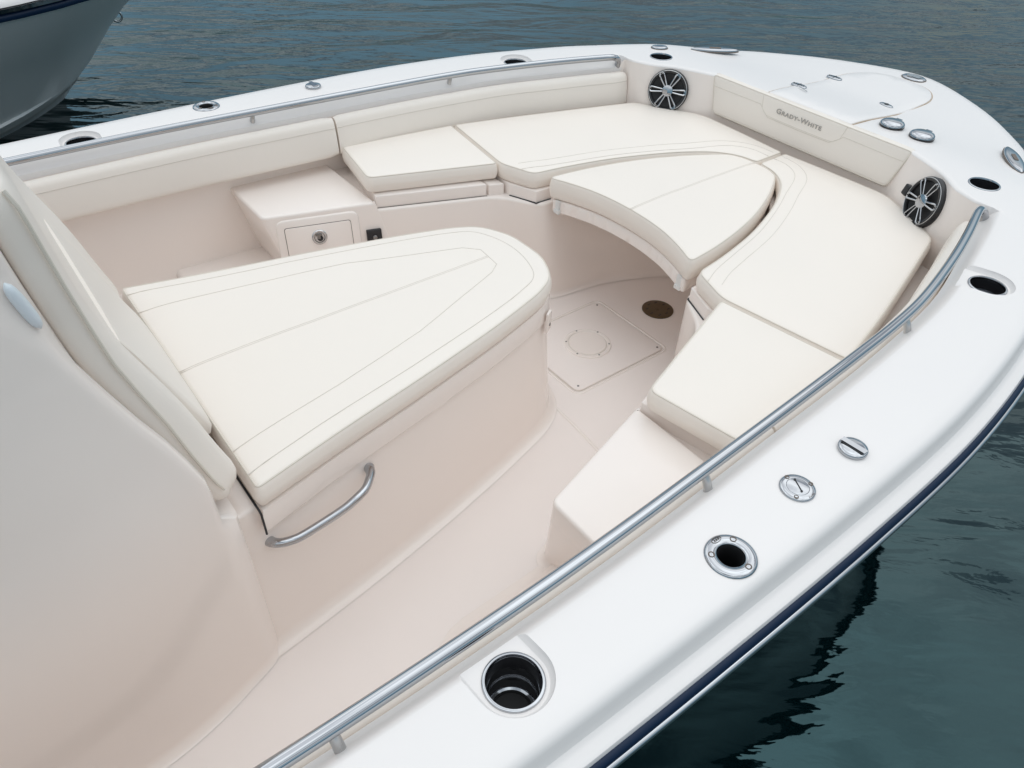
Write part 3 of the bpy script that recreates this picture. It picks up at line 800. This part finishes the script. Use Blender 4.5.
# speakers
pan_t = Vector((.07, -.115, 0)).normalized()
for s in (1, -1):
    up_ = Vector((.038, .028 * s, .17)).normalized(); tx = Vector((.52, -.854 * s, 0)).normalized()
    nn = up_.cross(tx) if s > 0 else tx.cross(up_)
    if nn.x > 0: nn = -nn
    nn.normalize(); tx = up_.cross(nn).normalized(); up2 = nn.cross(tx)
    c = (Vector((.943, .590, .064)) if s > 0 else Vector((.938, -.600, .060))) + nn * .012
    m_ = Matrix(((tx.x, up2.x, nn.x, c.x), (tx.y, up2.y, nn.y, c.y), (tx.z, up2.z, nn.z, c.z), (0, 0, 0, 1)))
    g = G(); g.lathe([(.084, -.02), (.0845, .004), (.082, .010), (.076, .0135), (.070, .012), (.068, .006)], 56)
    g.xf(m_); sp = link('speaker', g.mesh('speaker', M['black'], 40), boat)
    g = G(); g.lathe([(.0685, .004), (.060, .004), (.03, -.006), (0, -.006)], 40); g.xf(m_); link('speaker_cone', g.mesh('speaker_cone', M['rubber'], 40), sp)
    g = G(); g.tube([(.0795 * math.cos(a * math.pi / 28), .0795 * math.sin(a * math.pi / 28), .0115) for a in range(56)], .0014, 6, closed=True); g.xf(m_); link('trim_ring', g.mesh('trim_ring', M['brushed']), sp)
    for k in range(6):
        g = G(); an = R(60 * k + (0 if s > 0 else 12)); rot = m_ @ Matrix.Rotation(an, 4, 'Z')
        for q in (-1, 1): g.tube([(.022, q * .0048, .013), (.05, q * .0078, .0145), (.068, q * .0095, .0145), (.073, q * .0075, .0135)], [.0026, .0028, .0032, .0032], 6)
        g.box((.0735, 0, .013), (.008, .016, .004)); g.xf(rot); link('grille_spoke', g.mesh('grille_spoke', M['steel'], 40), sp)
        g = G(); g.lathe([(.003, .014), (.003, .016), (0, .016)], 10, (.0725, 0, 0)); g.xf(rot); link('screw', g.mesh('screw', M['black']), sp)
    g = G(); g.lathe([(.0235, .008), (.0245, .013), (.022, .0165), (.012, .0185), (0, .019)], 32); g.xf(m_); link('speaker_hub', g.mesh('speaker_hub', M['steel'], 40), sp)
    if s < 0:
        tg = G(); tg.add(*(lambda p: (p.v, p.f))(plate([(-.014, -.019), (.014, -.019), (.014, .019), (-.014, .019)], .007, 0, .014, .004)))
        c2 = c + tx * (.104 if (tx.y > 0) else -.104) + up2 * -.012 - nn * .006
        tg.xf(Matrix(((tx.x, up2.x, nn.x, c2.x), (tx.y, up2.y, nn.y, c2.y), (tx.z, up2.z, nn.z, c2.z), (0, 0, 0, 1))))
        link('switch_cap', tg.mesh('switch_cap', M['black'], 50), boat)

# filler table panel under the middle cushion
tb = [(.092, .328), (.36, .29), (.64, .19), (.78, .11), (.80, 0), (.78, -.11), (.64, -.19), (.36, -.29), (.092, -.328), (.124, -.25), (.150, -.17), (.164, -.085), (.168, 0), (.164, .085), (.150, .17), (.124, .25)]
g = G(); W = weights(tb, [.02, .1, .1, .06, .06, .06, .1, .1, .02, .03, .03, .03, .03, .03, .03, .03], .03); P = apply_w(W, tb)
if area(P) < 0: P.reverse()
Nn = normals2(P); rg = []
for d, z in ((-.02, -.130), (-.004, -.130), (0, -.126), (0, -.086), (-.004, -.082), (-.02, -.0815)): rg.append([(p + n * d).to_3d() + Vector((0, 0, z)) for p, n in zip(P, Nn)])
g.loft(rg); fill(g, [p - n * .02 for p, n in zip(P, Nn)], lambda x, y, d: -.0815, inner=False); fill(g, [p - n * .02 for p, n in zip(P, Nn)], lambda x, y, d: -.130, inner=False)
tp_ = link('table_panel', g.mesh('table_panel', M['liner'], 45), boat)
for s in (1, -1):
    g = G(); g.box((.1035, s * .30, -.106), (.008, .020, .052), None); o = link('table_strap', g.mesh('table_strap', M['strap'], 30), tp_)
    g = G(); g.box((.102, s * .30, -.122), (.012, .026, .014), None); link('strap_buckle', g.mesh('strap_buckle', M['strap'], 30), tp_)

# ------------------------------------------------------------------ cushions (each lifts away)
def xs(pts, s): return [(x, y * s) for x, y in pts]
aft_c = [(-.403, .968), (-.2, .948), (.058, .915), (.003, .531), (-.452, .689)]
bow_c = [(.066, .913), (.299, .858), (.563, .783), (.854, .697), (.935, .572), (1.008, .428), (.995, .16), (.984, .005), (.828, .005), (.815, .085), (.76, .158), (.66, .222), (.54, .275), (.38, .332), (.20, .372), (.058, .392), (.010, .527)]
side = {1: 'port', -1: 'starboard'}
lab = {(1, 'aft'): 'cream square seat cushion beside the storage box with the latched door, far side',
       (-1, 'aft'): 'cream square seat cushion on the near side, behind the long steel hand rail',
       (1, 'bow'): 'large curved cream bow cushion on the far side, touching the farther black speaker',
       (-1, 'bow'): 'large curved cream bow cushion on the near side, touching the nearer black speaker'}
def offline(pts, d):
    out = []
    for i, p in enumerate(pts):
        a = Vector(pts[max(i - 1, 0)]); b = Vector(pts[min(i + 1, len(pts) - 1)]); t = (b - a).normalized(); out.append(Vector(p) + Vector((-t.y, t.x)) * d)
    return out
for s in (1, -1):
    Cushion('seat_cushion', xs(aft_c, s), [.014, .1, .012, .016, .03], 0, .064, lab[(s, 'aft')], 'cushion', 'seat cushions of the bow lounge')
    c = Cushion('seat_cushion', xs(bow_c, s), [.012, .1, .1, .03, .05, .05, .04, .015, .02, .04, .05, .06, .08, .08, .08, .03, .03], 0, .066, lab[(s, 'bow')], 'cushion', 'seat cushions of the bow lounge')
    edge = [(.905, .012), (.885, .10), (.83, .165), (.70, .225), (.575, .283), (.405, .347), (.22, .393), (.12, .418), (.045, .446)]
    for k_, (d_, w_) in enumerate(((0, .001), (.042, .0009))):
        e2 = offline(edge, -d_) if k_ else [Vector(p) for p in edge]
        e2 = cr_spline([(p.x, p.y * s, 0) for p in e2], .02)
        c.seam([[(p.x, p.y) for p in e2]], w=w_)
tbl = [(.080, .344), (.22, .330), (.36, .302), (.50, .262), (.645, .200), (.745, .145), (.795, .112), (.818, .06), (.820, 0)]
arc = [(.162, 0), (.158, -.09), (.146, -.17), (.118, -.26)]
tcl = tbl + [(x, -y) for x, y in tbl[:-1]][::-1] + [(x, y) for x, y in arc[::-1]] + [(x, -y) for x, y in arc[1:]]
rt = [.036, .08, .08, .08, .06, .05, .025, .04, .04, .04, .025, .05, .06, .08, .08, .08, .036, .04, .04, .04, .04, .04, .04, .04]
c = Cushion('filler_cushion', tcl, rt, 0, .079, 'fan-shaped cream cushion over the table between the two curved bow cushions', 'cushion', r=.013)
c.seam([[(.165, 0.0), (.3, 0), (.5, 0), (.812, 0)]], double=.006, w=.0008)
# console seat cushion
cc = [(-1.355, .455), (-1.13, .400), (-.86, .344), (-.60, .283), (-.405, .224), (-.325, .178), (-.279, .075), (-.279, -.0)]
ccl = [(x, -y) for x, y in cc[:-1]] + [(x, y) for x, y in cc[:-1]][::-1]
c = Cushion('seat_cushion', ccl, [.02, .1, .1, .1, .05, .05, .04, .04, .05, .05, .1, .1, .1, .02], .012, .066, 'large tapered cream lounge cushion on top of the console seat in the middle', 'cushion', r=.016, crown=.008)
in1 = [(-1.35, -.405), (-1.13, -.352), (-.86, -.296), (-.60, -.235), (-.45, -.190), (-.375, -.148), (-.338, -.05), (-.338, .05), (-.375, .148), (-.45, .190), (-.60, .235), (-.86, .296), (-1.13, .352), (-1.35, .405)]
in1 = [(p.x, p.y) for p in cr_spline([(x, y, 0) for x, y in in1], .02)]
c.seam([in1])
c.seam([[(-1.35, -.322), (-1.06, -.263), (-.79, -.194), (-.47, -.072), (-.432, -.045), (-.425, .045), (-.465, .085), (-.79, .205), (-1.06, .258), (-1.35, .305)]])
c.seam([[(-1.35, 0), (-.9, 0), (-.43, 0)]], double=.006, w=.0008)

# console backrest: tall leaning pad with side bolsters and a lumbar pad
FR = [(.015, -1.392), (.05, -1.408), (.093, -1.425), (.18, -1.449), (.265, -1.469), (.345, -1.493), (.425, -1.515), (.50, -1.527), (.587, -1.539), (.69, -1.551), (.75, -1.558), (.80, -1.566)]
def backrest():
    g = G(); rings = []
    zs_ = [.012, .016, .028, .05, .08, .12, .17, .22, .28, .34, .40, .46, .52, .58, .64, .68, .71, .73, .742, .748]
    for z in zs_:
        e0 = (z - .012); e1 = .75 - z
        endr = min(1, math.sqrt(max(0, 1 - (1 - min(1, e0 / .05)) ** 2)) + .0, math.sqrt(max(0, 1 - (1 - min(1, e1 / .05)) ** 2)))
        xf_ = interp(FR, z); hw = .462 - .018 * z - .030 * (1 - endr)
        th = .058 - .004 * z; ring = []
        # cross-section in (depth, y); bolster bulge near |y|=.36, dished centre
        yy = [1, .995, .97, .92, .85, .76, .66, .5, .25, 0]
        fr = []
        for q in yy:
            b = .0
            if q >= .97: b = {1: -.016, .995: -.006, .97: .004}[q]
            else: b = .010 + .034 * math.exp(-((q - .86) / .15) ** 2) * (1 - sstep(.16, .55, z))
            fr.append((b, q * hw))
        k = .25 + .75 * endr
        side_ = [(-th * .75, hw), (-th, hw * .985), (-th, hw * .5), (-th, 0)]
        right = [(xf_ + (b if b < .0 else b) * k - (1 - k) * .02, -y) for b, y in reversed(fr)] + [(xf_ + b * k, -y) for b, y in side_]
        left = [(x, -y) for x, y in reversed(right)]
        full_ = right + left[1:-1]
        rings.append([(x, y, z) for x, y in full_])
    g.loft(rings, True, True, True)
    return g
g = backrest(); base = Vector((-1.45, 0, .012)); g.xf(Matrix.Translation(-base))
me = g.mesh('backrest_cushion', M['vinyl'], 75)
br = link('backrest_cushion', me); br.location = base
sm = br.modifiers.new('soft', 'SUBSURF'); sm.levels = 1; sm.render_levels = 1
tag(br, 'tall cream backrest cushion leaning on the console at the left edge', 'cushion')
for s in (-1, 1):
    g = G(); pts = []
    for i in range(31):
        z = .06 + i * .0225; er = min(1, math.sqrt(max(0, 1 - (1 - min(1, (.75 - z) / .05)) ** 2)))
        pts.append((interp(FR, z) - .002 - (1 - er) * .02, s * (.4625 - .018 * z - .03 * (1 - er)), z))
    g.tube(pts, .003, 6); g.xf(Matrix.Translation(-base)); o = bpy.data.objects.new('piping', g.mesh('piping', M['piping'])); COL.objects.link(o); o.parent = br
    g = G(); pts = [(interp(FR, z) + .0105 + (.010 if z < .4 else .004), s * (.33), z) for z in [i * .03 + .25 for i in range(16)]]
# lumbar pad
rings = []
for z, t in ((.006, .0), (.010, .018), (.03, .030), (.06, .034), (.10, .032), (.15, .027), (.20, .021), (.25, .014), (.30, .008), (.34, .002)):
    x0 = interp(FR, z) + .012; hw = .236 + .12 * z
    rings.append([(x0 - .03, -hw, z), (x0 + t * .75, -hw, z), (x0 + t * .97, -hw + .006, z), (x0 + t + .001, -hw + .03, z), (x0 + t + .003, -hw * .5, z), (x0 + t + .003, hw * .5, z), (x0 + t + .001, hw - .03, z), (x0 + t * .97, hw - .006, z), (x0 + t * .75, hw, z), (x0 - .03, hw, z)])
g = G(); g.loft(rings, True, True, True); g.xf(Matrix.Translation(-base)); o = bpy.data.objects.new('lumbar_pad', g.mesh('lumbar_pad', M['vinyl'], 60)); COL.objects.link(o); o.parent = br

# bow backrest with embroidered name
bz = Vector((.018, 0, .145)).normalized(); nn = Vector((-bz.z, 0, bz.x)); ty = Vector((0, -1, 0))
BM = Matrix(((ty.x, bz.x, nn.x, 1.046), (ty.y, bz.y, nn.y, 0), (ty.z, bz.z, nn.z, .008), (0, 0, 0, 1)))
bb = [(-.408, .0), (.408, .0), (.452, .148), (-.452, .148)]
c = Cushion('backrest_cushion', bb, [.02, .02, .022, .022], .022, .034, 'long cream bow backrest cushion lettered GRADY-WHITE below the foredeck', 'cushion', r=.012, crown=.004, mtx=BM)
c.seam([[(-.43, .105), (-.19, .107), (-.165, .085), (-.14, .070), (0, .068), (.14, .070), (.165, .085), (.19, .107), (.43, .105)]], mat='piping')
c.seam([[(-.19, .140), (-.178, .096), (-.15, .076), (-.12, .074), (0, .073), (.12, .074), (.15, .076), (.178, .096), (.19, .144)]], w=.0008, mat='piping')
cu2 = bpy.data.curves.new('t', 'FONT'); cu2.body = 'Grady-White'; cu2.size = .026; cu2.align_x = 'CENTER'; cu2.extrude = .0006; cu2.small_caps_scale = .8; cu2.space_character = 1.12
for i, chf in enumerate(cu2.body_format): chf.use_small_caps = True
cu2.offset = .0004
o = bpy.data.objects.new('t', cu2); COL.objects.link(o); bpy.context.view_layer.update()
me = bpy.data.meshes.new_from_object(o.evaluated_get(bpy.context.evaluated_depsgraph_get())); bpy.data.objects.remove(o)
me.materials.clear(); me.materials.append(M['letter'])
wd = max(v.co.x for v in me.vertices) - min(v.co.x for v in me.vertices); mx_ = (max(v.co.x for v in me.vertices) + min(v.co.x for v in me.vertices)) / 2
for v in me.vertices: v.co.x = (v.co.x - mx_) * .205 / wd - .008; v.co.y += .098; v.co.z += .0265
me.transform(Matrix.Translation(-c.base) @ BM)
o = bpy.data.objects.new('embroidered_name', me); COL.objects.link(o); o.parent = c.o

# coaming bolsters along the cockpit sides
def bolster(x0, x1, s, label, ztop=.104, zb=-.035):
    pts = [p for p, r_ in zip(Id, rampd) if r_]
    # resample between x0 and x1
    xs_ = [x0 + (x1 - x0) * i / 60 for i in range(61)]
    def yat(x):
        for a, b in zip(pts, pts[1:]):
            if a.x <= x <= b.x: return a.y + (b.y - a.y) * (x - a.x) / (b.x - a.x)
        return pts[-1].y
    sec = [(.004, zb), (.004, .0), (.004, ztop - .025), (.006, ztop - .010), (.012, ztop - .003), (.022, ztop), (.034, ztop - .002), (.043, ztop - .008), (.049, ztop - .018), (.053, ztop - .035), (.060, ztop - .065), (.066, zb + .025), (.067, zb + .012), (.064, zb + .004), (.055, zb)]
    cq = (.03, (ztop + zb) / 2); rings = []
    for i, x in enumerate(xs_):
        y = yat(x); dx = .01; t = Vector((2 * dx, yat(x + dx) - yat(x - dx))).normalized(); n = Vector((t.y, -t.x))
        e = min(x - x0, x1 - x); k = .86 + .14 * min(1, math.sqrt(max(0, 1 - (1 - min(1, e / .015)) ** 2)))
        wob = .0015 * noise.noise(Vector((x * 5, s, 0)))
        rings.append([Vector((x + n.x * (q_), (y + n.y * q_) * s, z_)) for q_, z_ in ((cq[0] + (q - cq[0]) * k + (wob if q > .03 else 0), cq[1] + (z - cq[1]) * (k * .5 + .5)) for q, z in sec)])
    # extra close rings at the ends
    g = G(); g.loft(rings, True, True, True)
    base = Vector(((x0 + x1) / 2, s * (yat((x0 + x1) / 2) - .03), zb)); g.xf(Matrix.Translation(-base))
    o = link('coaming_bolster', g.mesh('coaming_bolster', M['vinyl'], 60)); o.location = base
    tag(o, label, 'bolster', 'padded bolsters along the cockpit sides')
    g = G(); g.tube([r_[9] + Vector((0, 0, .002)) for r_ in rings], .0012, 5); g.xf(Matrix.Translation(-base))
    p = bpy.data.objects.new('seam', g.mesh('seam', M['seam'])); COL.objects.link(p); p.parent = o
bolster(-.405, .862, 1, 'cream padded bolster behind the far bench, reaching the speaker panel')
bolster(-2.6, -.412, 1, 'cream padded bolster on the far cockpit side above the bare wall and storage box')
bolster(-.405, .862, -1, 'cream padded bolster under the near hand rail, beside the bow cushions')
bolster(-2.6, -.412, -1, 'cream padded bolster under the near hand rail, beside the open walkway')

# ------------------------------------------------------------------ neighbouring boat, top left
nb = bpy.data.objects.new('neighbouring_boat', None); COL.objects.link(nb); nb.location = (-1.5, 4.08, WZ)
tag(nb, 'grey hulled boat bow with dark top edge moored at upper left corner', 'boat')
YC = 4.08
levels = [  # stem x, stem z, z at 2 m aft, half-breadth far aft, length scale
    (-1.02, -.95, -.98, .9, 1.0), (-.82, -.72, -.76, 1.0, .85), (-.72, -.625, -.715, 1.09, .8), (-.68, -.588, -.685, 1.14, .78), (-.62, -.535, -.63, 1.19, .78), (-.60, -.52, -.615, 1.15, .78),
    (-.42, -.33, -.40, 1.22, .72), (-.25, -.17, -.22, 1.3, .66), (.0, .03, -.01, 1.38, .56), (.10, .135, .09, 1.41, .51)]
def nbc(l, s, n=26):
    xs0, z0, z2, hb, ls = l; out = []
    for i in range(n):
        u = (i / (n - 1)) ** 1.6 * 5.0
        y = hb * (1 - math.exp(-(u / ls) ** .95)); z = z0 + (z2 - z0) * (1 - math.exp(-u / 1.0))
        out.append(Vector((xs0 - u, YC + s * y, z)))
    return out
g = G()
for s in (-1, 1): g.loft([nbc(l, s) for l in levels], False)
link('hull', g.mesh('hull', M['hullgrey'], 30), nb)
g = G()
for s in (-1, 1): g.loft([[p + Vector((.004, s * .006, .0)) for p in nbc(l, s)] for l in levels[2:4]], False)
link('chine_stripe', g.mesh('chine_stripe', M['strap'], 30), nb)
g = G(); gs = G(); gd = G()
for s in (-1, 1):
    b_l = nbc(levels[-1], s); nrm = Vector((0, s, 0))
    g.loft([[p + Vector((0, s * d, z)) for d, z in ((-.005, -.005), (.016, -.004), (.022, .01), (.016, .024), (-.005, .03))] for p in b_l], True, True, True)
    gs.loft([[p + Vector((0, s * d, z)) for d, z in ((.0, .03), (.026, .032), (.028, .05), (.0, .052))] for p in b_l], True, True, True)
    gd.loft([[p + Vector((0, s * d, z)) for d, z in ((0, .05), (.02, .055), (.01, .08), (-.06, .10), (-.25, .11))] for p in b_l], False)
link('rub_rail', g.mesh('rub_rail', M['navy'], 60), nb); link('steel_strip', gs.mesh('steel_strip', M['steel'], 60), nb); link('deck', gd.mesh('deck', M['deck'], 60), nb)
g = G(); g.tube([(-.372 + .03 * math.cos(a), YC, -.290 + .03 * math.sin(a)) for a in [R(d) for d in range(-150, 151, 20)]], .007, 10)
link('tow_eye', g.mesh('tow_eye', M['brushed'], 60), nb)
